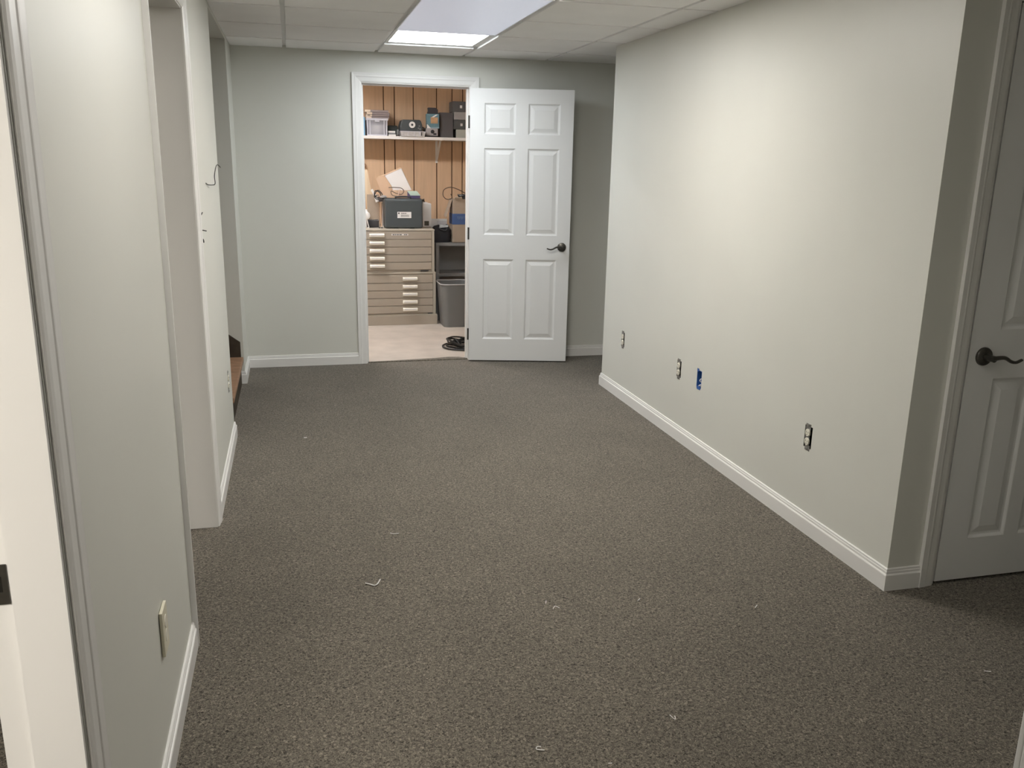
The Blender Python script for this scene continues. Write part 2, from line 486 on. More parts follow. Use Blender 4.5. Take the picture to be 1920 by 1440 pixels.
BB = [(0.0, 0.0), (0.0135, 0.0), (0.0135, 0.061), (0.0115, 0.0645), (0.0085, 0.066), (0.0085, 0.0745), (0.0065, 0.0775), (0.0065, 0.0835), (0.004, 0.086), (0.0, 0.086)]
def base_run(root, p0, p1, n, m0=0, m1=0, ends=None):
    """m: +1 outer corner, -1 inner corner, 0 square"""
    p0, p1, n = Vector((*p0, 0)), Vector((*p1, 0)), Vector((*n, 0))
    d = (p1 - p0).normalized()
    MB().loft([[p0 + n * t - d * (t * m0) + Z * z for t, z in BB], [p1 + n * t + d * (t * m1) + Z * z for t, z in BB]]).build('baseboard_run', M_TRIM, root)
def base_root(name, label):
    o = bpy.data.objects.new(name, None)
    C.objects.link(o)
    return struct(o, label)
br = base_root('baseboard_right', 'white moulded baseboard along the long right wall and alcove')
base_run(br, (XR, Y1), (XR, Y2), (-1, 0), 1, 1)
base_run(br, (XR, Y1), (2.288 - 0.07, Y1), (0, -1), 1, 0)
base_run(br, (2.914 + 0.07, Y1), (XE, Y1), (0, -1), 0, -1)
base_run(br, (XR, Y2), (XE, Y2), (0, 1), 1, -1)
bb = base_root('baseboard_back', 'white moulded baseboard along the back wall')
base_run(bb, (XL, YB), (XDL - 0.07, YB), (0, -1), -1, 0)
base_run(bb, (XDR + 0.07, YB), (XE, YB), (0, -1), 0, -1)
bl = base_root('baseboard_left', 'white moulded baseboard along the left wall')
base_run(bl, (XL, 1.397), (XL, 2.615), (1, 0), 0, 0)
base_run(bl, (XL, 3.635), (XL, 4.83), (1, 0), 0, 1)
base_run(bl, (XL, 6.05), (XL, YB), (1, 0), 1, -1)
base_run(bl, (XL, 6.05), (XL - 0.045, 6.05), (0, -1), 1, 0)

# ------------------------------------------------------------------ six panel doors
def ring_panel(x0, x1, z0, z1):
    lv = [(0.0, 0.0), (0.003, 0.0015), (0.010, 0.0075), (0.015, 0.0085), (0.019, 0.0085), (0.042, 0.0025), (0.045, 0.0015)]
    mb = MB()
    rings = [[(x0 + i, y, z0 + i), (x1 - i, y, z0 + i), (x1 - i, y, z1 - i), (x0 + i, y, z1 - i)] for i, y in lv]
    for a, b in zip(rings, rings[1:]):
        for k in range(4):
            mb.quad(a[k], a[(k + 1) % 4], b[(k + 1) % 4], b[k])
    mb.quad(*rings[-1])
    return mb

def panel_door(root, W, H, cols, rows, T=0.035):
    xs = sorted({0, W, *[c for p in cols for c in p]})
    zs = sorted({0, H, *[c for p in rows for c in p]})
    mb = MB()
    inside = lambda x, z: any(a < x < b for a, b in cols) and any(a < z < b for a, b in rows)
    for i in range(len(xs) - 1):
        for j in range(len(zs) - 1):
            if not inside((xs[i] + xs[i + 1]) / 2, (zs[j] + zs[j + 1]) / 2):
                mb.quad((xs[i], 0, zs[j]), (xs[i + 1], 0, zs[j]), (xs[i + 1], 0, zs[j + 1]), (xs[i], 0, zs[j + 1]))
    mb.quad((0, T, 0), (0, T, H), (W, T, H), (W, T, 0))
    mb.quad((0, 0, 0), (0, 0, H), (0, T, H), (0, T, 0)).quad((W, 0, 0), (W, T, 0), (W, T, H), (W, 0, H))
    mb.quad((0, 0, H), (W, 0, H), (W, T, H), (0, T, H)).quad((0, 0, 0), (0, T, 0), (W, T, 0), (W, 0, 0))
    me = bpy.data.meshes.new('slab')
    me.from_pydata(mb.v, [], mb.f)
    me.materials.append(M_DOOR)
    o = bpy.data.objects.new('slab', me)
    C.objects.link(o)
    o.parent = root
    for c in cols:
        for r in rows:
            p = ring_panel(c[0], c[1], r[0], r[1])
            me = bpy.data.meshes.new('panel')
            me.from_pydata(p.v, [], p.f)
            me.materials.append(M_DOOR)
            q = bpy.data.objects.new('panel', me)
            C.objects.link(q)
            q.parent = root

def lever(root, x, z, sgn):
    """round rose and a wavy lever; sgn = direction of the lever along the door width"""
    h = MB().lathe([(0.0335, 0.0), (0.0335, 0.004), (0.031, 0.009), (0.022, 0.012), (0.0125, 0.014), (0.0115, 0.040), (0.0115, 0.052), (0.004, 0.055)], 28, 'Y', (0, 0, 0)).build('handle', M_BRONZE, root, smooth=True)
    h.location = (x, 0, z)
    pts = smooth_path([(-0.004 * sgn, -0.047, 0), (0.020 * sgn, -0.050, 0.004), (0.045 * sgn, -0.052, 0.003), (0.070 * sgn, -0.053, -0.010), (0.092 * sgn, -0.053, -0.014), (0.116 * sgn, -0.052, -0.006)], 5)
    n = len(pts)
    rad = [0.0105 - 0.0045 * (k / (n - 1)) for k in range(n)]
    fl = [0.8] * n
    MB().tube(pts, rad, 10, fl).build('lever', M_BRONZE, h, smooth=True)

DZ = [(0.170, 0.790), (0.972, 1.607), (1.705, 1.925)]
hx, hy, ex, ey = 1.2975, 6.466, 2.0385, 6.3015
ang1 = math.atan2(ey - hy, ex - hx)
d1 = thing('door_1', (hx, hy, 0.010), 'white six panel door standing open beside the storage doorway', None, ang1, kind='structure')
panel_door(d1, 0.762, 2.026, [(0.105, 0.338), (0.428, 0.664)], DZ)
lever(d1, 0.703, 0.888, -1)
for z in (0.205, 0.98, 1.79):
    hg = MB().lathe([(0.0065, -0.045), (0.0065, 0.045)], 10, 'Z').build('hinge', M_BRONZE, d1)
    hg.location = (-0.007, 0.012, z)
MB().box(0.7621, 0.7632, 0.006, 0.029, 0.860, 0.917).build('latch_plate', M_STEEL, d1)
d2 = thing('door_2', (2.2925, Y1 - 0.004, 0.012), 'white six panel closet door with dark lever in the shaded alcove', None, 0, kind='structure')
panel_door(d2, 0.617, 2.026, [(0.118, 0.283), (0.345, 0.505)], [(0.165, 0.785), (0.962, 1.597), (1.70, 1.92)])
lever(d2, 0.062, 0.868, 1)
MB().box(-0.0028, -0.0006, 0.004, 0.030, 0.835, 0.900).build('latch_plate', M_BRONZE, d2)

# ------------------------------------------------------------------ stairs
sroot = thing('staircase', (XL - 0.01, 4.95, 0), 'brown worn wooden stairs rising to the left through the wall opening', 'stairs')
for k in range(7):
    x = -0.255 * k
    MB().box(x - 0.275, x + 0.008, 0.0, 1.085, 0.19 * (k + 1) - 0.032, 0.19 * (k + 1)).build('tread', M_STAIR, sroot, bevel=0.006)
    MB().box(x - 0.03, x - 0.012, 0.0, 1.085, 0.19 * k, 0.19 * (k + 1) - 0.032).build('riser', M_SKIRT, sroot)  # dark board colour also carries the shadow under the treads
s = 0.76
x0 = -0.008
MB().loft([[(x0, y, 0.10), (x0, y, 0.292), (x0 - 2.0, y, 0.292 + 2.0 * s), (x0 - 2.0, y, 0.05 + 2.0 * s), (x0 - 0.05, y, 0.10)] for y in (1.087, 1.0985)]).build('skirt_board', M_SKIRT, sroot)

# ------------------------------------------------------------------ electrical boxes
def receptacle(name, loc, rz, label, group=None, tabs=True, boxed=True, cat='outlet'):
    """local: x along wall, -y out of the wall, z up; origin at the base of the box"""
    t = thing(name, loc, label, cat, rz, group)
    if boxed:
        b = MB()
        b.box(-0.0270, 0.0270, 0.046, 0.048, -0.0475, 0.0475)
        b.box(-0.0270, -0.0255, 0.002, 0.046, -0.0475, 0.0475).box(0.0255, 0.0270, 0.002, 0.046, -0.0475, 0.0475)
        b.box(-0.0255, 0.0255, 0.002, 0.046, -0.0475, -0.046).box(-0.0255, 0.0255, 0.002, 0.046, 0.046, 0.0475)
        b.build('metal_box', M_DARK, t)
    if tabs:
        s = MB()
        s.box(-0.019, 0.015, -0.0015, 0.0005, 0.034, 0.058).box(-0.015, 0.019, -0.0015, 0.0005, -0.058, -0.034)
        s.box(-0.019, 0.010, -0.0005, 0.0015, -0.034, 0.034).box(-0.004, 0.004, -0.004, -0.0015, 0.049, 0.055).box(-0.004, 0.004, -0.004, -0.0015, -0.055, -0.049)
        s.build('mounting_strap', M_STEEL, t)
    for zc in (0.0195, -0.0195):
        prof = [(0.0160, -0.001), (0.0160, 0.0045), (0.0145, 0.0058)]
        rings = []
        for r, h in prof:
            rings.append([(max(-0.0140, min(0.0140, r * math.cos(a))) - 0.001, -h, zc + r * 1.02 * math.sin(a)) for a in [2 * math.pi * j / 20 for j in range(20)]])
        f = MB().loft(rings).build('socket_face', M_IVORYW, t)
        sl = MB().box(-0.0085, -0.0065, -0.0063, -0.0056, zc - 0.001, zc + 0.007).box(0.0045, 0.0065, -0.0063, -0.0056, zc - 0.001, zc + 0.006)
        sl.box(-0.0030, 0.0010, -0.0063, -0.0056, zc - 0.010, zc - 0.006)
        sl.build('slot', M_INK, f)
    return t
RW = -math.pi / 2
lab = ['bare ivory outlet without cover, nearest the far end of the right wall', 'bare ivory outlet without cover beside the blue box', None, 'bare ivory outlet without cover, nearest the alcove corner']
for i, (y, z) in enumerate(OUT):
    if i != 2:
        receptacle('wall_outlet', (XR, y, z), RW, lab[i], 'bare outlets on the right wall')
t = thing('junction_box', (XR, OUT[2][0], OUT[2][1]), 'open blue plastic wall box low on the right wall', 'electrical box', RW)
b = MB()
b.box(-0.0270, 0.0270, 0.044, 0.048, -0.0475, 0.0475)
b.box(-0.0270, -0.0245, 0.0, 0.044, -0.0475, 0.0475).box(0.0245, 0.0270, 0.0, 0.044, -0.0475, 0.0475)
b.box(-0.0245, 0.0245, 0.0, 0.044, -0.0475, -0.045).box(-0.0245, 0.0245, 0.0, 0.044, 0.045, 0.0475)
b.build('box_shell', M_BLUEBOX, t)
MB().box(-0.026, -0.006, -0.0015, 0.001, 0.040, 0.056).build('ear_tab', M_BLUEBOX, t)
MB().box(-0.020, 0.020, -0.0015, 0.001, -0.056, -0.038).build('ear_tab', M_BLUEBOX, t)
MB().tube(smooth_path([(0.018, 0.03, 0.01), (0.012, 0.006, 0.005), (0.016, -0.002, -0.006), (0.020, 0.02, -0.02)]), 0.0025, 6).build('wire', M_PAPER, t)
MB().tube(smooth_path([(0.018, 0.03, -0.02), (0.010, 0.003, -0.030), (-0.004, 0.004, -0.040), (-0.01, 0.03, -0.043)]), 0.003, 6).build('wire', M_PAPER, t)

LW = math.pi / 2
# ivory cover plate on the near left wall, standing a little off the wall
t = thing('outlet_cover', (XL, 2.092, 0.362), 'ivory outlet cover plate standing proud of the near left wall', 'outlet', LW)
pl = MB().box(-0.036, 0.036, -0.0095, -0.0015, -0.060, 0.060).build('plate', M_IVORY, t, bevel=0.002)
MB().box(-0.024, 0.024, -0.0015, 0.0, -0.05, 0.05).build('mounting_strap', M_STEEL, t)
for zc in (0.0195, -0.0195):
    MB().lathe([(0.0165, 0.0), (0.0165, 0.0012), (0.0155, 0.0018)], 20, 'Y', (0.004, -0.0090, zc)).build('socket_face', M_IVORYW, t)
t = receptacle('wall_outlet', (XL, 4.60, 0.375), LW, 'bare pale outlet low on the left wall before the stairs', tabs=True, boxed=False)
# switch box next to the second doorway with cut wires
t = thing('switch_box', (XL, 3.70, 1.23), 'open switch box with short wire ends by the second left doorway', 'electrical box', LW)
MB().box(-0.022, 0.022, -0.002, 0.0, -0.046, 0.046).build('metal_box', M_DARK, t)  # flat dark patch on the wall stands for the shaded open hole
MB().tube(smooth_path([(0.0, 0, 0.048), (0.01, -0.008, 0.056), (0.03, -0.012, 0.066)]), 0.002, 6).build('wire', M_CABLE, t)
MB().tube(smooth_path([(-0.01, 0, 0.0), (0.012, -0.014, -0.004), (0.035, -0.022, -0.008)]), 0.0022, 6).build('wire', M_CABLE, t)
MB().tube(smooth_path([(0.0, 0, -0.03), (0.008, -0.010, -0.040), (0.004, -0.012, -0.052)]), 0.0025, 6).build('wire', M_CABLE, t)
# loose low voltage wire
w = MB().tube(smooth_path([(XL, 4.10, 1.402), (XL + 0.006, 4.14, 1.394), (XL + 0.016, 4.24, 1.390), (XL + 0.028, 4.24, 1.396), (XL + 0.036, 4.13, 1.432), (XL + 0.042, 4.16, 1.470), (XL + 0.046, 4.22, 1.480), (XL + 0.052, 4.28, 1.468)]), 0.0019, 6)
tag(w.build('loose_wire', M_CABLE, smooth=True), 'thin dark wire poking out of the left wall', 'wire')
# ------------------------------------------------------------------ lint on the carpet
LINT = [([(0.205, 2.925), (0.222, 2.912), (0.236, 2.900), (0.248, 2.910), (0.261, 2.943)], 0.0022, 'long curled white thread on the carpet, left of the middle'),
        ([(0.343, 3.350), (0.357, 3.338), (0.378, 3.340)], 0.0016, 'short pale thread on the carpet beyond the curled white thread'),
        ([(0.828, 2.598), (0.841, 2.616), (0.852, 2.600)], 0.0012, 'tiny arched white thread mid carpet'),
        ([(0.814, 2.640), (0.820, 2.658)], 0.0013, 'tiny white fleck just beyond the arched thread'),
        ([(1.142, 2.590), (1.155, 2.602)], 0.0015, 'small white fleck right of the arched thread'),
        ([(0.590, 1.885), (0.571, 1.893), (0.575, 1.902), (0.585, 1.900)], 0.0015, 'small looped white thread at the bottom of the picture'),
        ([(0.980, 1.952), (0.986, 1.930), (0.992, 1.945)], 0.0013, 'small folded white thread right of the looped one'),
        ([(0.738, 1.798), (0.748, 1.797)], 0.0012, 'tiny white fleck at the bottom edge of the picture'),
        ([(2.036, 1.942), (2.054, 1.935)], 0.0016, 'small white fleck on the carpet before the closet door'),
        ([(1.532, 2.455), (1.548, 2.470)], 0.0016, 'pale fleck on the carpet toward the alcove corner'),
        ([(0.012, 4.72), (0.030, 4.72)], 0.0025, 'pale fleck on the far left part of the carpet')]
for pts, r, l in LINT:
    path = smooth_path([(x, y, 0.0022 + r * 0.8) for x, y in pts], 5) if len(pts) > 2 else [Vector((x, y, 0.0022 + r)) for x, y in pts]
    tag(MB().tube(path, r, 6).build('lint_thread', M_PAPER, smooth=True), l, 'lint', 'lint on the carpet')

# ------------------------------------------------------------------ storage room: flat file cabinets
def flat_file(name, x0, x1, y0, y1, z0, z1, bounds, hx0, hx1, label, top, tagbar=None, title=False):
    t = thing(name, ((x0 + x1) / 2, y0, z0), label, 'cabinet')
    ox, oy, oz = (x0 + x1) / 2, y0, z0
    bx = lambda n, m, a, b, c, d, e, f, p=t, bev=0.0: MB().box(a - ox, b - ox, c - oy, d - oy, e - oz, f - oz).build(n, m, p, bev)
    bx('body', M_CAB, x0, x1, y0 + 0.004, y1, z0, z1 - 0.014)
    bx('top_panel', M_CABTOP, x0 - 0.003, x1 + 0.003, y0 - 0.006, y1, z1 - 0.014, z1, bev=0.003)
    bx('side_frame', M_CABTOP, x1 - 0.026, x1, y0 - 0.004, y0 + 0.003, z0, z1 - 0.014)
    bx('side_frame', M_CABTOP, x0, x0 + 0.026, y0 - 0.004, y0 + 0.003, z0, z1 - 0.014)
    for k, (zt, zb) in enumerate(zip(bounds, bounds[1:])):
        d = bx('drawer', M_CAB, x0 + 0.028, x1 - 0.028, y0 - 0.010, y0 + 0.004, zb + 0.0025, zt - 0.0025, bev=0.0015)
        zc = (zt + zb) / 2 + 0.002
        h = MB()
        prof = [(0.0, -0.015), (-0.010, -0.018), (-0.022, -0.014), (-0.024, 0.004), (-0.014, 0.015), (0.0, 0.016)]
        h.loft([[(xx - ox, y0 - 0.010 + py - oy, zc + pz - oz) for py, pz in prof] for xx in (hx0, hx1)]).build('pull', M_PULL, d, bevel=0.002)
        h2 = MB().box(hx0 + 0.012 - ox, hx1 - 0.012 - ox, y0 - 0.0355 - oy, y0 - 0.0335 - oy, zc - 0.004 - oz, zc + 0.008 - oz)
        h2.build('card_slot', M_PAPER, d)
        if title and k == 0:
            lb = bx('drawer_label', M_PAPER, 0.890, 1.045, y0 - 0.0115, y0 - 0.0102, zc - 0.002, zc + 0.013, d)
            q = MB()
            for xa, xb in ((0.900, 0.918), (0.922, 0.935), (0.939, 0.958), (0.962, 0.985), (1.005, 1.018), (1.021, 1.036)):
                q.box(xa - ox, xb - ox, y0 - 0.0121 - oy, y0 - 0.0116 - oy, zc + 0.001 - oz, zc + 0.009 - oz)
            q.build('label_print', M_INK, d)
    if tagbar:
        bx('maker_tag', M_INK, tagbar[0], tagbar[1], y0 - 0.008, y0 - 0.0035, tagbar[2], tagbar[3])
    return t
CX0, CY0, CY1 = 0.27, 8.11, 8.86
pt = thing('cabinet_base', (0.79, CY0, 0), 'low tan grey metal plinth under the flat file cabinets', 'cabinet base')
MB().box(-0.53, 0.528, -0.008, 0.76, -0.003, 0.085).build('plinth_body', M_CAB, pt, bevel=0.003)
MB().box(-0.53, 0.522, -0.004, 0.755, 0.085, 0.0985).build('plinth_rim', M_CABTOP, pt)
flat_file('flat_file_cabinet', CX0, 1.303, CY0, CY1, 0.0985, 0.497, [0.474, 0.397, 0.326, 0.253, 0.181, 0.1085], 0.988, 1.126,
          'lower tan grey flat file cabinet with five cream pulls near its right side', True, (1.225, 1.27, 0.1, 0.106))
flat_file('flat_file_cabinet', CX0, 1.291, CY0, CY1, 0.497, 0.897, [0.878, 0.805, 0.734, 0.663, 0.593, 0.521], 0.686, 0.823,
          'upper tan grey flat file cabinet with five cream pulls near the door jamb', True, (1.16, 1.235, 0.506, 0.515), title=True)
CT = 0.897
# ------------------------------------------------------------------ things on the cabinets
def rbox(name, m, x0, x1, y0, y1, z0, z1, label, cat, bevel=0.004, group=None, rz=0.0, seg=2):
    o = boxo(name, m, x0, x1, y0, y1, z0, z1, None, bevel, seg)
    o.rotation_euler = (0, 0, rz)
    return tag(o, label, cat, group)
cs = thing('equipment_case', (1.02, 8.19, CT), 'dark slate equipment case with white label standing on the cabinets', 'case')
MB().box(-0.178, 0.178, 0, 0.20, 0.006, 0.273).build('shell', M_SLATE, cs, bevel=0.018, seg=3)
MB().box(-0.18, 0.18, 0.085, 0.105, 0.004, 0.275).build('seam_band', M_BLACK, cs, bevel=0.012)
lb = MB().box(-0.062, 0.068, -0.0012, 0.0002, 0.098, 0.155).build('label', M_PAPER, cs)
q = MB()
q.box(-0.055, -0.042, -0.0018, -0.0013, 0.136, 0.149)
for z, a, b_ in ((0.138, -0.028, 0.022), (0.125, -0.03, 0.05), (0.118, -0.03, 0.045), (0.110, -0.03, 0.05)):
    xx = a
    while xx < b_:
        ww = R.uniform(0.004, 0.012)
        q.box(xx, min(xx + ww, b_), -0.0018, -0.0013, z, z + (0.007 if z > 0.13 else 0.003))
        xx += ww + 0.002
q.build('print', M_INK, lb)
MB().box(-0.09, -0.05, 0.02, 0.18, 0.0, 0.008).build('foot', M_BLACK, cs)
MB().box(0.06, 0.10, 0.02, 0.18, 0.0, 0.008).build('foot', M_BLACK, cs)
MB().tube(smooth_path([(-0.07, 0.06, 0.272), (-0.06, 0.06, 0.290), (0.06, 0.06, 0.290), (0.07, 0.06, 0.272)]), 0.007, 8).build('grip', M_BLACK, cs, smooth=True)

wb = thing('white_carton', (1.075, 8.42, CT), 'white printed carton standing behind the slate case', 'box')
MB().box(-0.225, 0.238, 0, 0.16, 0, 0.222).build('carton_body', M_PAPER, wb, bevel=0.004)
MB().box(-0.15, 0.205, 0.01, 0.15, 0.222, 0.232).build('lid_flap', M_PAPER, wb, bevel=0.003)
MB().box(0.170, 0.214, -0.0015, 0.0, 0.012, 0.056).build('printed_square', mat('brown_print', (0.10, 0.09, 0.07), 0.7, 0.3, var=0.5, scale=90), wb)
MB().box(0.1585, 0.1590, -0.0008, 0.0, 0.0, 0.222).build('crease', M_CARDB2, wb)
# tray and cartons piled behind and above
TZ = CT + 0.2565
rbox('grey_tray', mat('mauve_grey_plastic', (0.15, 0.13, 0.135), 0.5, 0.4), 0.80, 1.215, 8.43, 8.72, CT + 0.234, CT + 0.268, 'flat mauve grey device lying on the white carton', 'device', 0.006)
oc = thing('open_carton', (0.985, 8.47, CT + 0.2682), 'open brown cardboard carton with raised flap above the slate case', 'box')
w_, d_, h_ = 0.29, 0.20, 0.075
cbm = MB()
cbm.box(-w_ / 2, w_ / 2, 0, 0.005, 0, h_).box(-w_ / 2, w_ / 2, d_ - 0.005, d_, 0, h_).box(-w_ / 2, -w_ / 2 + 0.005, 0.005, d_ - 0.005, 0, h_).box(w_ / 2 - 0.005, w_ / 2, 0.005, d_ - 0.005, 0, h_).box(-w_ / 2, w_ / 2, 0, d_, 0, 0.004)
cbm.build('carton_body', M_CARDB, oc)
fl = MB().loft([[(-0.145, y, 0.055), (-0.190, y, 0.185), (-0.105, y, 0.205), (-0.040, y, 0.085)] for y in (0.030, 0.036)]).build('flap', M_CARDB, oc)
wbx = thing('white_flat_box', (0.985, 8.52, CT + 0.345), 'flat white box leaning at an angle in the open carton', 'box')
P2 = [(-0.040, 0.035), (-0.104, 0.130), (0.055, 0.200), (0.152, -0.001), (0.134, -0.004), (0.118, -0.072), (-0.02, -0.072)]
MB().loft([[(x, 0.0, z) for x, z in P2], [(x + 0.008, 0.055, z + 0.004) for x, z in P2]]).build('box_body', M_PAPER, wbx, bevel=0.002)
MB().loft([[(-0.165, 0.015, 0.118), (-0.104, 0.004, 0.1335), (0.053, 0.004, 0.2035), (0.053, 0.015, 0.2095), (-0.10, 0.015, 0.140)], [(-0.165, 0.05, 0.120), (-0.104, 0.05, 0.136), (0.053, 0.05, 0.206), (0.053, 0.05, 0.212), (-0.10, 0.05, 0.143)]]).build('lid_edge', M_CARDB, wbx)
gb = thing('green_purple_box', (1.142, 8.30, CT + 0.2755), 'small box with pale green top and purple front on the slate case', 'box', 0.12)
MB().loft([[(-0.046, 0, 0.0), (0.048, 0, 0.0), (0.048, 0.0, 0.024), (-0.046, 0.0, 0.024)], [(-0.046, 0.12, 0.0), (0.048, 0.12, 0.0), (0.048, 0.12, 0.060), (-0.046, 0.12, 0.060)]]).build('box_body', mat('purple_print', (0.085, 0.07, 0.16), 0.5, 0.4), gb)
MB().loft([[(-0.047, -0.001, 0.0245), (0.049, -0.001, 0.0245), (0.049, -0.001, 0.027), (-0.047, -0.001, 0.027)], [(-0.047, 0.121, 0.0605), (0.049, 0.121, 0.0605), (0.049, 0.121, 0.063), (-0.047, 0.121, 0.063)]]).build('box_top', mat('pale_green', (0.36, 0.47, 0.40), 0.5, 0.4), gb)
# leaning tall cardboard strip, carton flat, white tool and cables at left
lc = thing('cardboard_strip', (0.75, 8.60, CT), 'tall narrow cardboard strip leaning at the left by the jamb', 'cardboard')
MB().loft([[(-0.03, 0.0, 0.0), (0.035, 0.0, 0.0), (0.012, 0.02, 0.32), (-0.028, 0.02, 0.53), (-0.062, 0.02, 0.53)], [(-0.03, 0.03, 0.0), (0.035, 0.03, 0.0), (0.012, 0.05, 0.32), (-0.028, 0.05, 0.53), (-0.062, 0.05, 0.53)]]).build('strip_body', mat('light_cardboard', (0.66, 0.52, 0.36), 0.8, 0.2), lc)
fc = thing('folded_carton', (0.775, 8.52, CT), 'dull brown folded carton standing left of the slate case', 'cardboard')
MB().box(-0.065, 0.050, 0.0, 0.03, 0, 0.30).build('carton_body', M_CARDB2, fc, bevel=0.002)
MB().loft([[(0.044, -0.022, 0.235), (0.054, -0.022, 0.235), (0.070, -0.022, 0.0), (0.060, -0.022, 0.0)], [(0.044, -0.001, 0.235), (0.054, -0.001, 0.235), (0.070, -0.001, 0.0), (0.060, -0.001, 0.0)]]).build('side_flap', M_CARDB, fc)
wt = thing('white_plug_adapter', (0.770, 8.44, CT + 0.23), 'white stick shaped plug adapter with black collar above the folded carton', 'adapter')
MB().tube([(-0.024, 0, 0.118), (0.008, 0, 0.062)], 0.012, 10).build('upper_body', M_PAPER, wt)
MB().tube([(0.008, 0, 0.060), (0.014, 0, 0.050)], 0.014, 10).build('collar', M_BLACK, wt)
MB().tube([(0.014, 0, 0.048), (0.030, 0, 0.005)], [0.014, 0.018], 10).build('lower_body', M_PAPER, wt)
kn = MB().lathe([(0.008, 0.0), (0.012, 0.012), (0.022, 0.02), (0.024, 0.032), (0.016, 0.04)], 16, 'Y', (0, 0, 0)).build('peg', M_STAIR, st, smooth=True)
kn.location = (0.722, 9.0, 1.46)
def cable(name, ctrl, r, label, m=M_CABLE, closed=False, n=6):
    return tag(MB().tube(smooth_path(ctrl, n, closed), r, 6).build(name, m, smooth=True), label, 'cable')
cable('cable_loop', [(0.83, 8.42, 1.18), (0.79, 8.40, 1.17), (0.77, 8.38, 1.20), (0.80, 8.38, 1.24), (0.84, 8.38, 1.20), (0.80, 8.36, 1.155), (0.765, 8.37, 1.18), (0.775, 8.38, 1.235), (0.82, 8.38, 1.215), (0.83, 8.37, 1.165), (0.86, 8.33, 1.18)], 0.0045, 'tangled black cable at the left end of the slate case')
cable('cable_loop', [(0.905, 8.42, 1.265), (0.96, 8.40, 1.268), (1.02, 8.39, 1.262), (1.045, 8.38, 1.235), (1.02, 8.38, 1.205), (0.97, 8.38, 1.215), (0.925, 8.38, 1.235), (0.93, 8.36, 1.20), (0.98, 8.34, 1.185)], 0.0035, 'thin dark cable looping before the open carton', mat('brown_cable', (0.10, 0.07, 0.05), 0.5, 0.4))
tag(MB().tube([(0.985, 8.37, 1.178), (1.005, 8.37, 1.25)], [0.004, 0.006], 8).build('wooden_stick', mat('pale_pink_stick', (0.72, 0.52, 0.42), 0.6, 0.3)), 'short pale stick upright before the open carton', 'stick')
tag(MB().lathe([(0.030, 0.0), (0.034, 0.008), (0.024, 0.02), (0.008, 0.024)], 14, 'Z', (0.845, 8.335, CT + 0.2755)).build('crumpled_bag', mat('clear_grey_wrap', (0.34, 0.33, 0.32), 0.3, 0.5, var=0.6, scale=60)), 'small crumpled clear wrap at the top left of the slate case', 'bag')
cl2 = []
for k in range(40):
    a = k * 0.75
    cl2.append((1.215 + 0.040 * math.cos(a) * (0.8 + 0.2 * math.sin(k * 1.7)), 8.46 + 0.025 * math.sin(a), CT + 0.238 + 0.0006 * k + 0.004 * math.sin(k * 2.1)))
cable('cable_coil', cl2, 0.004, 'small black cable coil on the right end of the white carton', n=3)
rbox('black_adapter', M_BLACK, 0.688, 0.800, 8.33, 8.41, CT, CT + 0.072, 'small black box at the left on the upper cabinet', 'device', 0.006)
fan = thing('round_gadget', (0.672, 8.27, CT), 'white round gadget with wire legs at the far left on the cabinet', 'gadget')
MB().lathe([(0.035, 0.0), (0.040, 0.006), (0.040, 0.02), (0.030, 0.026)], 20, 'Y', (0, 0.01, 0.115)).build('round_head', M_PAPER, fan, smooth=True)
MB().tube(smooth_path([(0.01, 0.0, 0.08), (0.018, -0.005, 0.04), (0.026, -0.005, 0.006), (0.012, -0.005, 0.004)]), 0.004, 6).build('leg', M_PAPER, fan)
MB().tube(smooth_path([(-0.01, 0.02, 0.08), (-0.014, 0.02, 0.04), (-0.02, 0.02, 0.004)]), 0.004, 6).build('leg', M_PAPER, fan)
tag(MB().lathe([(0.014, 0), (0.014, 0.15), (0.010, 0.16)], 12, 'Z', (0.694, 8.47, CT)).build('white_bottle', M_PAPER, smooth=True), 'slim white tube standing behind the round gadget', 'tube')
for xx, l in ((0.796, 'left'), (0.818, 'right')):
    tag(MB().lathe([(0.008, 0), (0.010, 0.004), (0.006, 0.009)], 10, 'Z', (xx, 8.25, CT)).build('dark_button', M_BLACK), l + ' of two tiny dark buttons lying before the black box', 'button', 'two tiny dark buttons on the cabinet')

# ------------------------------------------------------------------ wall shelf and its load
SZ = 1.745
sh = thing('wall_shelf', (1.2, 9.0, SZ), 'long white wall shelf high in the storage room', 'shelf')
MB().box(-1.0, 0.9, -0.30, 0.0, -0.028, 0.0).build('shelf_board', M_TRIM, sh, bevel=0.002)
for xb in (0.26, -0.56):
    bk = MB()
    bk.box(xb - 0.012, xb + 0.012, -0.004, -0.0005, -0.245, -0.028).box(xb - 0.012, xb + 0.012, -0.27, -0.004, -0.032, -0.028)
    bk.loft([[(xb - 0.010, -0.24, -0.034), (xb + 0.010, -0.24, -0.034), (xb + 0.010, -0.225, -0.034), (xb - 0.010, -0.225, -0.034)], [(xb - 0.010, -0.012, -0.225), (xb + 0.010, -0.012, -0.225), (xb + 0.010, -0.004, -0.215), (xb - 0.010, -0.004, -0.215)]])
    bk.build('bracket', M_TRIM, sh)
rbox('binder', mat('sky_blue_card', (0.22, 0.42, 0.60), 0.5, 0.4), 0.668, 0.722, 8.735, 8.96, SZ, SZ + 0.172, 'pale blue binder at the left end of the shelf', 'binder', 0.004)
pb = thing('storage_bin', (0.838, 8.735, SZ), 'clear plastic storage bin with lid on the shelf', 'bin')
M_CLEAR = mat('cloudy_clear_plastic', (0.62, 0.63, 0.70), 0.3, 0.5, var=0.03, alpha=0.45)
M_CLEARF = mat('cloudy_white_plastic', (0.58, 0.58, 0.64), 0.3, 0.5, var=0.03)
tb = MB()
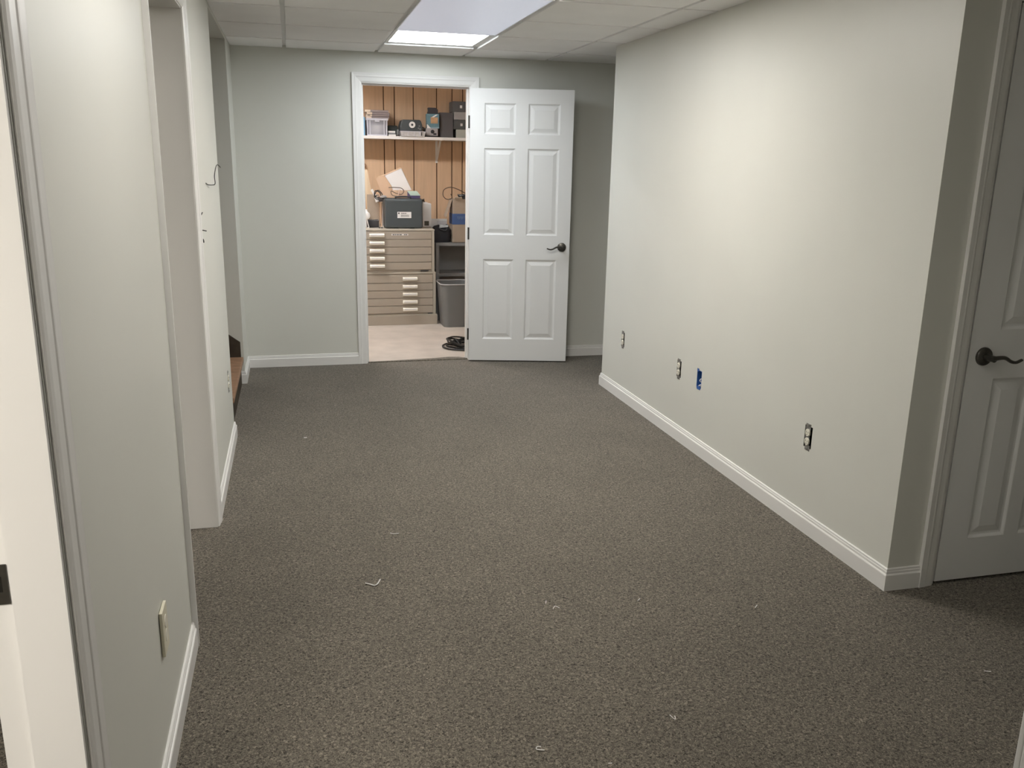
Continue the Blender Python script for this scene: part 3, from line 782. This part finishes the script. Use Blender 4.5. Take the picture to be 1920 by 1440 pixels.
def ringrect(w, d, z, y0=0.0, i=0.0):
    return [(-w / 2 + i, y0 + i, z), (w / 2 - i, y0 + i, z), (w / 2 - i, y0 + d - i, z), (-w / 2 + i, y0 + d - i, z)]
tb.loft([ringrect(0.185, 0.22, 0.0, 0.006), ringrect(0.205, 0.235, 0.145, 0.0)])
tb.build('bin_body', M_CLEAR, pb)
for xx in (-0.093, -0.068, 0.068, 0.093):
    MB().box(xx - 0.004, xx + 0.004, -0.002, 0.003, 0.0, 0.143).build('rib', M_CLEARF, pb)
MB().box(-0.09, 0.09, 0.0, 0.004, 0.0, 0.012).build('base_rim', M_CLEARF, pb)
MB().box(-0.108, 0.108, -0.008, 0.24, 0.143, 0.162).build('lid', M_CLEARF, pb, bevel=0.004)
MB().box(-0.022, 0.022, -0.012, -0.006, 0.128, 0.150).build('latch', M_CLEARF, pb, bevel=0.003)
ib = MB()
for k in range(5):
    pass
ib = bmesh.new()
bmesh.ops.create_icosphere(ib, subdivisions=3, radius=0.07)
for v in ib.verts:
    f = 1 + 0.25 * math.sin(v.co.x * 90 + v.co.z * 70) * math.cos(v.co.y * 80 + v.co.z * 50)
    v.co = Vector((v.co.x * 1.05 * f, v.co.y * 1.2 * f + 0.11, min(0.135, max(0.004, v.co.z * 0.85 * f + 0.058))))
me = bpy.data.meshes.new('crumpled_paper'); ib.to_mesh(me); ib.free(); me.materials.append(M_PAPER)
o = bpy.data.objects.new('crumpled_paper', me); C.objects.link(o); o.location = (0.838, 8.735, SZ + 0.002)
tag(o, 'crumpled white paper inside the clear storage bin', 'paper')
BT = SZ + 0.162
# stack on the bin
zz = BT
for k, (x0, x1, h, c) in enumerate(((0.738, 0.960, 0.020, (0.235, 0.19, 0.185)), (0.742, 0.962, 0.019, (0.27, 0.22, 0.21)), (0.745, 0.966, 0.020, (0.225, 0.185, 0.185)), (0.728, 0.955, 0.022, (0.27, 0.225, 0.22)))):
    names = ['bottom', 'second', 'third', 'top']
    tt = thing('shallow_tray', ((x0 + x1) / 2, 8.775, zz), '%s mauve brown tray with cream front in the stack on the clear bin' % names[k], 'tray', 0, 'trays stacked on the clear bin')
    w2 = (x1 - x0) / 2
    MB().box(-w2 + 0.03, w2, 0.004, 0.18, 0, h - 0.002).build('tray_body', mat('mauve_brown_%d' % k, c, 0.7, 0.3), tt, bevel=0.002)
    MB().box(-w2, -w2 + 0.052, -0.004, 0.17, 0, h - 0.003).build('tray_front', mat('cream_card', (0.74, 0.62, 0.50), 0.7, 0.3), tt, bevel=0.001)
    if k == 1:
        MB().box(-w2 + 0.012, -w2 + 0.034, -0.0055, -0.004, 0.006, 0.012).build('finger_slot', M_INK, tt)
    zz += h
rbox('black_pouch', mat('dark_green_grey', (0.045, 0.052, 0.05), 0.6, 0.3), 0.946, 1.055, 8.86, 8.97, SZ, SZ + 0.105, 'dark pouch behind the flat cases beside the clear bin', 'pouch', 0.02, seg=3)
for k in range(3):
    rbox('flat_case', M_PAPER if k != 1 else M_GREYM, 0.948, 1.020 - 0.003 * k, 8.75, 8.86, SZ + 0.0165 * k, SZ + 0.0165 * k + 0.016, ['bottom white flat case', 'middle grey flat case', 'top white flat case'][k] + ' in the little stack beside the clear bin', 'case', 0.002, 'flat cases on the shelf')
cable('cord_bundle', [(1.032, 8.76, SZ + 0.005), (1.040, 8.75, SZ + 0.05), (1.046, 8.76, SZ + 0.06), (1.050, 8.76, SZ + 0.02), (1.036, 8.77, SZ + 0.03), (1.043, 8.78, SZ + 0.065), (1.052, 8.78, SZ + 0.004)], 0.006, 'small grey cord bundle beside the flat cases on the shelf', M_GREYM)
ty = thing('clear_tray', (1.18, 8.685, SZ), 'clear plastic divided tray under the dark projector on the shelf', 'tray')
MB().loft([ringrect(0.225, 0.20, 0.0, 0.005), ringrect(0.243, 0.21, 0.045, 0.0)]).build('tray_body', mat('frosted_plastic', (0.50, 0.49, 0.48), 0.4, 0.5, var=0.15, scale=50), ty)
MB().box(-0.124, 0.124, -0.002, 0.214, 0.045, 0.050).build('tray_rim', M_CLEARF, ty)
for xx in (-0.05, 0.01, 0.06):
    MB().box(xx, xx + 0.004, -0.0005, 0.006, 0.004, 0.044).build('divider', M_CLEARF, ty)
MB().box(0.078, 0.088, -0.0015, 0.004, 0.010, 0.042).build('clip', M_BLACK, ty)
pr = thing('slide_projector', (1.165, 8.70, SZ + 0.050), 'dark slide projector with white lens ring on the shelf', 'projector')
prof = [(-0.108, 0.0), (0.108, 0.0), (0.106, 0.06), (0.095, 0.098), (0.080, 0.107), (-0.080, 0.107), (-0.092, 0.098), (-0.106, 0.05)]
MB().loft([[(x, y, z) for x, z in prof] for y in (0.0, 0.19)]).build('projector_body', M_SLATE, pr, bevel=0.006)
def annulus(mb, r0, r1, h, c, n=28):
    for j in range(n):
        a, b_ = 2 * math.pi * j / n, 2 * math.pi * (j + 1) / n
        p = lambda r, q, y: (c[0] + r * math.cos(q), c[1] + y, c[2] + r * math.sin(q))
        mb.quad(p(r0, a, -h), p(r1, a, -h), p(r1, b_, -h), p(r0, b_, -h))
        mb.quad(p(r1, a, -h), p(r1, a, 0), p(r1, b_, 0), p(r1, b_, -h))
        mb.quad(p(r0, a, -h), p(r0, b_, -h), p(r0, b_, 0), p(r0, a, 0))
    return mb
annulus(MB(), 0.011, 0.030, 0.010, (0.008, 0.001, 0.060)).build('lens_ring', M_PAPER, pr)
MB().lathe([(0.011, 0.0), (0.011, 0.006), (0.008, 0.007)], 18, 'Y', (0.008, 0.001, 0.060)).build('lens', M_BLACK, pr)
for j, (xx, z2) in enumerate(((0.070, 0.030), (0.086, 0.022), (0.078, 0.05))):
    MB().lathe([(0.007, 0), (0.006, 0.008)], 12, 'Y', (xx, 0.001, z2)).build('dial', M_GREYM, pr)
cable('power_cord', [(1.268, 8.75, SZ + 0.075), (1.285, 8.74, SZ + 0.085), (1.30, 8.74, SZ + 0.075), (1.305, 8.76, SZ + 0.05), (1.29, 8.78, SZ + 0.07)], 0.005, 'short dark cord beside the slide projector')
cmr = thing('slide_viewer', (1.372, 8.735, SZ + 0.012), 'small grey camera like box with dark lens under the teal box', 'camera')
MB().box(-0.060, 0.060, 0, 0.12, 0.0, 0.072).build('camera_body', mat('warm_grey_plastic', (0.36, 0.34, 0.34), 0.5, 0.4), cmr, bevel=0.005)
MB().lathe([(0.018, 0.0), (0.018, 0.008), (0.012, 0.010)], 18, 'Y', (0.005, 0.0, 0.040)).build('lens', M_BLACK, cmr)
MB().box(0.014, 0.045, -0.002, 0.001, 0.010, 0.026).build('window', M_INK, cmr)
MB().box(-0.062, 0.062, -0.004, 0.122, -0.012, 0.0).build('stand', M_BLACK, cmr)
TB = SZ + 0.084
tl = thing('teal_box', (1.384, 8.745, TB), 'teal and white printed box with orange picture on the shelf', 'box', -0.06)
MB().loft([[(-0.060, 0, 0.0), (0.062, 0, 0.0), (0.062, 0.11, 0.0), (-0.060, 0.11, 0.0)], [(-0.062, 0, 0.136), (0.060, 0, 0.136), (0.060, 0.11, 0.136), (-0.062, 0.11, 0.136)]]).build('box_body', mat('teal_print', (0.12, 0.225, 0.265), 0.5, 0.4, var=0.2, scale=25), tl)
MB().box(-0.022, 0.048, -0.0014, 0.0, 0.046, 0.104).build('picture', mat('orange_print', (0.48, 0.29, 0.16), 0.6, 0.3, var=0.15, scale=30), tl)
MB().loft([[(-0.015, y, 0.104), (0.01, y, 0.104), (0.048, y, 0.130), (0.03, y, 0.130)] for y in (-0.0014, 0.0)]).build('white_flash', M_PAPER, tl)
MB().loft([[(-0.060, y, 0.0), (-0.020, y, 0.0), (-0.052, y, 0.036), (-0.060, y, 0.036)] for y in (-0.0014, 0.0)]).build('white_corner', M_PAPER, tl)
MB().box(-0.060, 0.060, -0.0012, 0.0, 0.002, 0.012).build('pale_band', mat('pale_teal', (0.26, 0.36, 0.42), 0.6, 0.3), tl)
tp = MB()
pts8 = [(-0.045, 0.0), (0.046, 0.0), (0.050, 0.012), (0.050, 0.040), (0.030, 0.058), (-0.044, 0.060), (-0.040, 0.030), (-0.047, 0.014)]
o = tp.loft([[(x, y, z) for x, z in pts8] for y in (0.0, 0.085)]).build('black_pouch', mat('charcoal_cloth', (0.05, 0.047, 0.05), 0.8, 0.2), None, bevel=0.005)
o.location = (1.386, 8.755, TB + 0.1365)
tag(o, 'lumpy charcoal pouch on top of the teal box', 'pouch')
rbox('dark_box', mat('charcoal_grey_box', (0.085, 0.08, 0.082), 0.6, 0.3), 1.455, 1.592, 8.775, 8.985, SZ, SZ + 0.238, 'tall charcoal box at the right of the teal box', 'box', 0.004)
zz = SZ
for k, (x0, x1, h, c, l) in enumerate(((1.622, 1.80, 0.082, (0.42, 0.43, 0.38), 'pale grey green carton at the bottom right of the shelf'),
                                        (1.596, 1.80, 0.092, (0.07, 0.072, 0.07), 'dark box between the two pale cartons at the right of the shelf'),
                                        (1.600, 1.80, 0.074, (0.33, 0.32, 0.315), 'grey carton above the dark box at the right of the shelf'),
                                        (1.585, 1.80, 0.100, (0.095, 0.095, 0.098), 'charcoal box topping the pile at the right of the shelf'))):
    bq = thing('stacked_carton', ((x0 + x1) / 2, 8.77, zz), l, 'box', 0, 'boxes piled at the right of the shelf')
    MB().box(-(x1 - x0) / 2, (x1 - x0) / 2, 0, 0.20, 0, h - 0.001).build('box_body', mat('stack_%d' % k, c, 0.6, 0.3, var=0.05), bq, bevel=0.004)
    if k in (1, 3):
        MB().box(0.0, 0.022, -0.001, 0.0, h * 0.35, h * 0.62).build('white_mark', M_PAPER, bq)
        bq.children[-1].location.x = -0.035 if k == 1 else -0.035
    zz += h

# ------------------------------------------------------------------ grey metal shelving, right of the cabinets
su = thing('metal_shelving', (1.745, 8.30, 0), 'grey metal shelving unit right of the flat file cabinets', 'shelving')
for xx in (-0.405, 0.375):
    for y0 in (0.0, 0.27):
        MB().box(xx, xx + 0.03, y0, y0 + 0.03, -0.003, 0.750).build('post', M_GREYM, su)
for z in (0.753, 0.458):
    s_ = MB().box(-0.408, 0.408, -0.004, 0.304, z - 0.003, z).box(-0.408, 0.408, -0.004, -0.001, z - 0.028, z - 0.003)
    s_.build('shelf_panel', M_GREYM, su)
MB().box(-0.405, 0.405, 0.30, 0.304, 0.0, 0.750).build('back_panel', mat('mid_grey_metal', (0.24, 0.245, 0.245), 0.5, 0.4), su)
rbox('small_carton', mat('red_white_print', (0.35, 0.22, 0.21), 0.6, 0.3, var=0.6, scale=60), 1.372, 1.44, 8.34, 8.44, -0.003, 0.200, 'small red and white box on the floor under the grey shelving beside the bin', 'box', 0.003)
T0 = 0.753
bag = MB()
ringz = [(0.0, 0.086, 0.070, 0.0), (0.04, 0.090, 0.076, 0.0), (0.095, 0.088, 0.074, 0.002), (0.125, 0.083, 0.070, 0.006), (0.146, 0.074, 0.058, 0.010), (0.154, 0.045, 0.030, 0.012)]
rings = []
for z, a, b_, sx in ringz:
    sgn = lambda v: 1 if v > 0 else -1
    rings.append([(sx + a * (abs(math.cos(q)) ** 0.38) * sgn(math.cos(q)) + 0.004 * math.sin(5 * q + z * 40), b_ * (abs(math.sin(q)) ** 0.38) * sgn(math.sin(q)), z + (0.012 * math.sin(2 * q + 0.6) + 0.006 * math.sin(5 * q)) * min(1.0, z * 10)) for q in [2 * math.pi * (j + 0.5) / 36 for j in range(36)]])
bg = thing('black_bag', (1.402, 8.42, T0), 'slumped black bag on the grey shelving beside the cabinet', 'bag')
bag.loft(rings).build('bag_body', mat('black_nylon', (0.018, 0.019, 0.024), 0.6, 0.3, bump=0.6, bscale=30), bg, smooth=True)
MB().tube(smooth_path([(-0.03, -0.05, 0.142), (-0.01, -0.079, 0.125), (0.03, -0.083, 0.112), (0.055, -0.079, 0.125), (0.06, -0.04, 0.146)]), 0.006, 8).build('strap', M_BLACK, bg, smooth=True)
MB().loft([[(-0.02, -0.060, 0.140), (0.066, -0.060, 0.146), (0.074, -0.02, 0.160), (-0.01, -0.02, 0.168)], [(-0.02, -0.060, 0.143), (0.066, -0.060, 0.149), (0.074, -0.02, 0.163), (-0.01, -0.02, 0.171)]]).build('clear_flap', mat('clear_grey_wrap2', (0.42, 0.44, 0.44), 0.3, 0.5, var=0.3, scale=60), bg)
pp = thing('paper_folder', (1.41, 8.525, T0), 'white papers standing behind the black bag', 'paper')
MB().box(-0.085, 0.075, 0.0, 0.012, 0, 0.215).build('back_sheet', M_PAPER, pp)
MB().loft([[(-0.02, -0.012, 0.0), (0.085, -0.012, 0.0), (0.070, -0.006, 0.196), (-0.025, -0.006, 0.196)], [(-0.02, -0.010, 0.0), (0.085, -0.010, 0.0), (0.070, -0.004, 0.196), (-0.025, -0.004, 0.196)]]).build('front_sheet', mat('grey_paper', (0.60, 0.58, 0.58), 0.7, 0.3), pp)
MB().loft([[(0.0, -0.0135, 0.12), (0.05, -0.0135, 0.12), (0.05, -0.0105, 0.165), (0.0, -0.0105, 0.165)], [(0.0, -0.0125, 0.12), (0.05, -0.0125, 0.12), (0.05, -0.0095, 0.165), (0.0, -0.0095, 0.165)]]).build('printed_patch', mat('mauve_print', (0.36, 0.30, 0.33), 0.7, 0.3, var=0.3, scale=60), pp)
bc = thing('cardboard_box', (1.598, 8.315, T0), 'open cardboard box with blue band at the right on the grey shelving', 'box')
bm_ = MB()
bm_.box(-0.092, 0.11, 0, 0.005, 0, 0.415).box(-0.092, 0.11, 0.185, 0.19, 0, 0.415).box(-0.092, -0.087, 0.005, 0.185, 0, 0.415).box(0.105, 0.11, 0.005, 0.185, 0, 0.415).box(-0.092, 0.11, 0, 0.19, 0, 0.005)
bm_.build('box_body', M_CARDB2, bc)
MB().box(-0.0935, 0.111, -0.0015, 0.0, 0.175, 0.277).build('blue_band', mat('blue_print', (0.055, 0.10, 0.235), 0.6, 0.3), bc)
MB().box(-0.0935, -0.092, -0.001, 0.191, 0.175, 0.277).build('blue_band', MATS['blue_print'], bc)
qt = MB()
for k, xx in enumerate((-0.052, -0.038, -0.024, -0.010, 0.004, 0.018)):
    qt.box(xx, xx + 0.010, -0.0022, -0.0016, 0.246, 0.250)
    qt.box(xx + (0.004 if k == 0 else 0.0), xx + (0.007 if k == 0 else 0.003), -0.0022, -0.0016, 0.228, 0.246)
    if k in (1, 2, 3): qt.box(xx + 0.007, xx + 0.010, -0.0022, -0.0016, 0.228 if k != 2 else 0.237, 0.246)
    if k in (1, 3): qt.box(xx, xx + 0.010, -0.0022, -0.0016, 0.225, 0.229)
qt.build('band_print', mat('pale_blue_print', (0.16, 0.22, 0.36), 0.7, 0.3), bc)
MB().loft([[(-0.092, 0.02, 0.415), (-0.092, 0.15, 0.415), (-0.150, 0.15, 0.250), (-0.150, 0.02, 0.235)], [(-0.097, 0.02, 0.413), (-0.097, 0.15, 0.413), (-0.156, 0.15, 0.252), (-0.156, 0.02, 0.237)]]).build('side_flap', M_CARDB2, bc)
MB().loft([[(-0.085, 0.0, 0.415), (0.0, 0.0, 0.415), (-0.01, -0.03, 0.428), (-0.075, -0.03, 0.434)], [(-0.085, 0.0, 0.419), (0.0, 0.0, 0.419), (-0.01, -0.03, 0.432), (-0.075, -0.03, 0.438)]]).build('front_flap', mat('pale_card_edge', (0.66, 0.58, 0.47), 0.8, 0.2), bc)
BX, BY, BZ = 1.598, 8.315, T0 + 0.415
cable('cable_loop', [(BX + 0.06, BY + 0.10, BZ + 0.045), (BX - 0.02, BY + 0.08, BZ + 0.085), (BX - 0.10, BY + 0.07, BZ + 0.108), (BX - 0.165, BY + 0.07, BZ + 0.085), (BX - 0.175, BY + 0.07, BZ + 0.03), (BX - 0.14, BY + 0.07, BZ - 0.005), (BX - 0.09, BY + 0.06, BZ + 0.004), (BX - 0.10, BY + 0.07, BZ + 0.045)], 0.0038, 'thin dark cable looping off the cardboard box at right', MATS['brown_cable'])
cc = []
for k in range(70):
    a = k * 0.62
    cc.append((BX + 0.035 + (0.055 + 0.012 * math.sin(k * 0.9)) * math.cos(a), BY + 0.095 + (0.045 + 0.012 * math.cos(k * 1.3)) * math.sin(a), BZ + 0.012 + 0.018 * math.sin(k * 0.37) + 0.014 * math.sin(k * 1.1)))
cable('cable_coil', cc, 0.0055, 'dark cable coil heaped in the cardboard box at right', n=3)

# ------------------------------------------------------------------ waste bin and cable heap on the storage floor
wbn = thing('waste_bin', (1.465, 8.045, -0.003), 'grey plastic waste bin standing under the metal shelving', 'bin')
def rr(w, d, z, r, n=6):
    out = []
    for cx, cy, a0 in ((w / 2 - r, d / 2 - r, 0), (-w / 2 + r, d / 2 - r, 90), (-w / 2 + r, -d / 2 + r, 180), (w / 2 - r, -d / 2 + r, 270)):
        for k in range(n + 1):
            a = math.radians(a0 + 90 * k / n)
            out.append((cx + r * math.cos(a), cy + r * math.sin(a), z))
    return out
MB().loft([rr(0.225, 0.27, 0.0, 0.05), rr(0.235, 0.28, 0.015, 0.055), rr(0.292, 0.345, 0.405, 0.065), rr(0.285, 0.338, 0.405, 0.062), rr(0.225, 0.27, 0.02, 0.05)], cap=True).build('bin_wall', M_BIN, wbn, smooth=True)
lp = [Vector(p) for p in rr(0.297, 0.35, 0.408, 0.067)]
rim = MB()
rng = []
for a, b_, c_ in zip(lp[-1:] + lp[:-1], lp, lp[1:] + lp[:1]):
    tdir = (c_ - a).normalized()
    nn = Vector((tdir.y, -tdir.x, 0))
    rng.append([b_ + nn * 0.006 * math.cos(q) + Z * 0.006 * math.sin(q) for q in [2 * math.pi * j / 8 for j in range(8)]])
rng.append(rng[0])
rim.loft(rng, cap=False).build('rim', mat('bin_rim_plastic', (0.42, 0.42, 0.42), 0.35, 0.5), wbn, smooth=True)
hp = []
rh_ = random.Random(3)
for k in range(120):
    a = k * 0.52
    rr_ = 0.13 + 0.035 * math.sin(k * 0.23) + rh_.uniform(-0.02, 0.02)
    if k < 25: rr_ = 0.20
    hp.append((1.385 + rr_ * math.cos(a), 7.005 + rr_ * 0.85 * math.sin(a), 0.008 + (0.0 if k < 25 else 0.075 * ((k - 25) / 95) * (0.4 + 0.6 * rh_.random()))))
cable('cable_heap', hp, 0.0075, 'heap of coiled black cable on the storage floor by the right jamb', n=3)

# storage light fixture (over the door side of the storage room)
lf = thing('storage_light', (0.05, 7.6, 2.42), 'fluorescent fixture on the storage room ceiling, out of view', 'ceiling light')
MB().box(-0.64, 0.64, -0.13, 0.13, 0.10, 0.13).box(-0.64, 0.64, -0.13, -0.12, -0.002, 0.10).box(-0.64, 0.64, 0.12, 0.13, -0.002, 0.10).build('housing', M_TRIM, lf)  # unseen side lips shaped to keep direct light off the upper planks
for yy in (-0.05, 0.05):
    MB().tube([(-0.58, yy, 0.052), (0.58, yy, 0.052)], 0.016, 10).build('tube_lamp', E_STORE, lf)
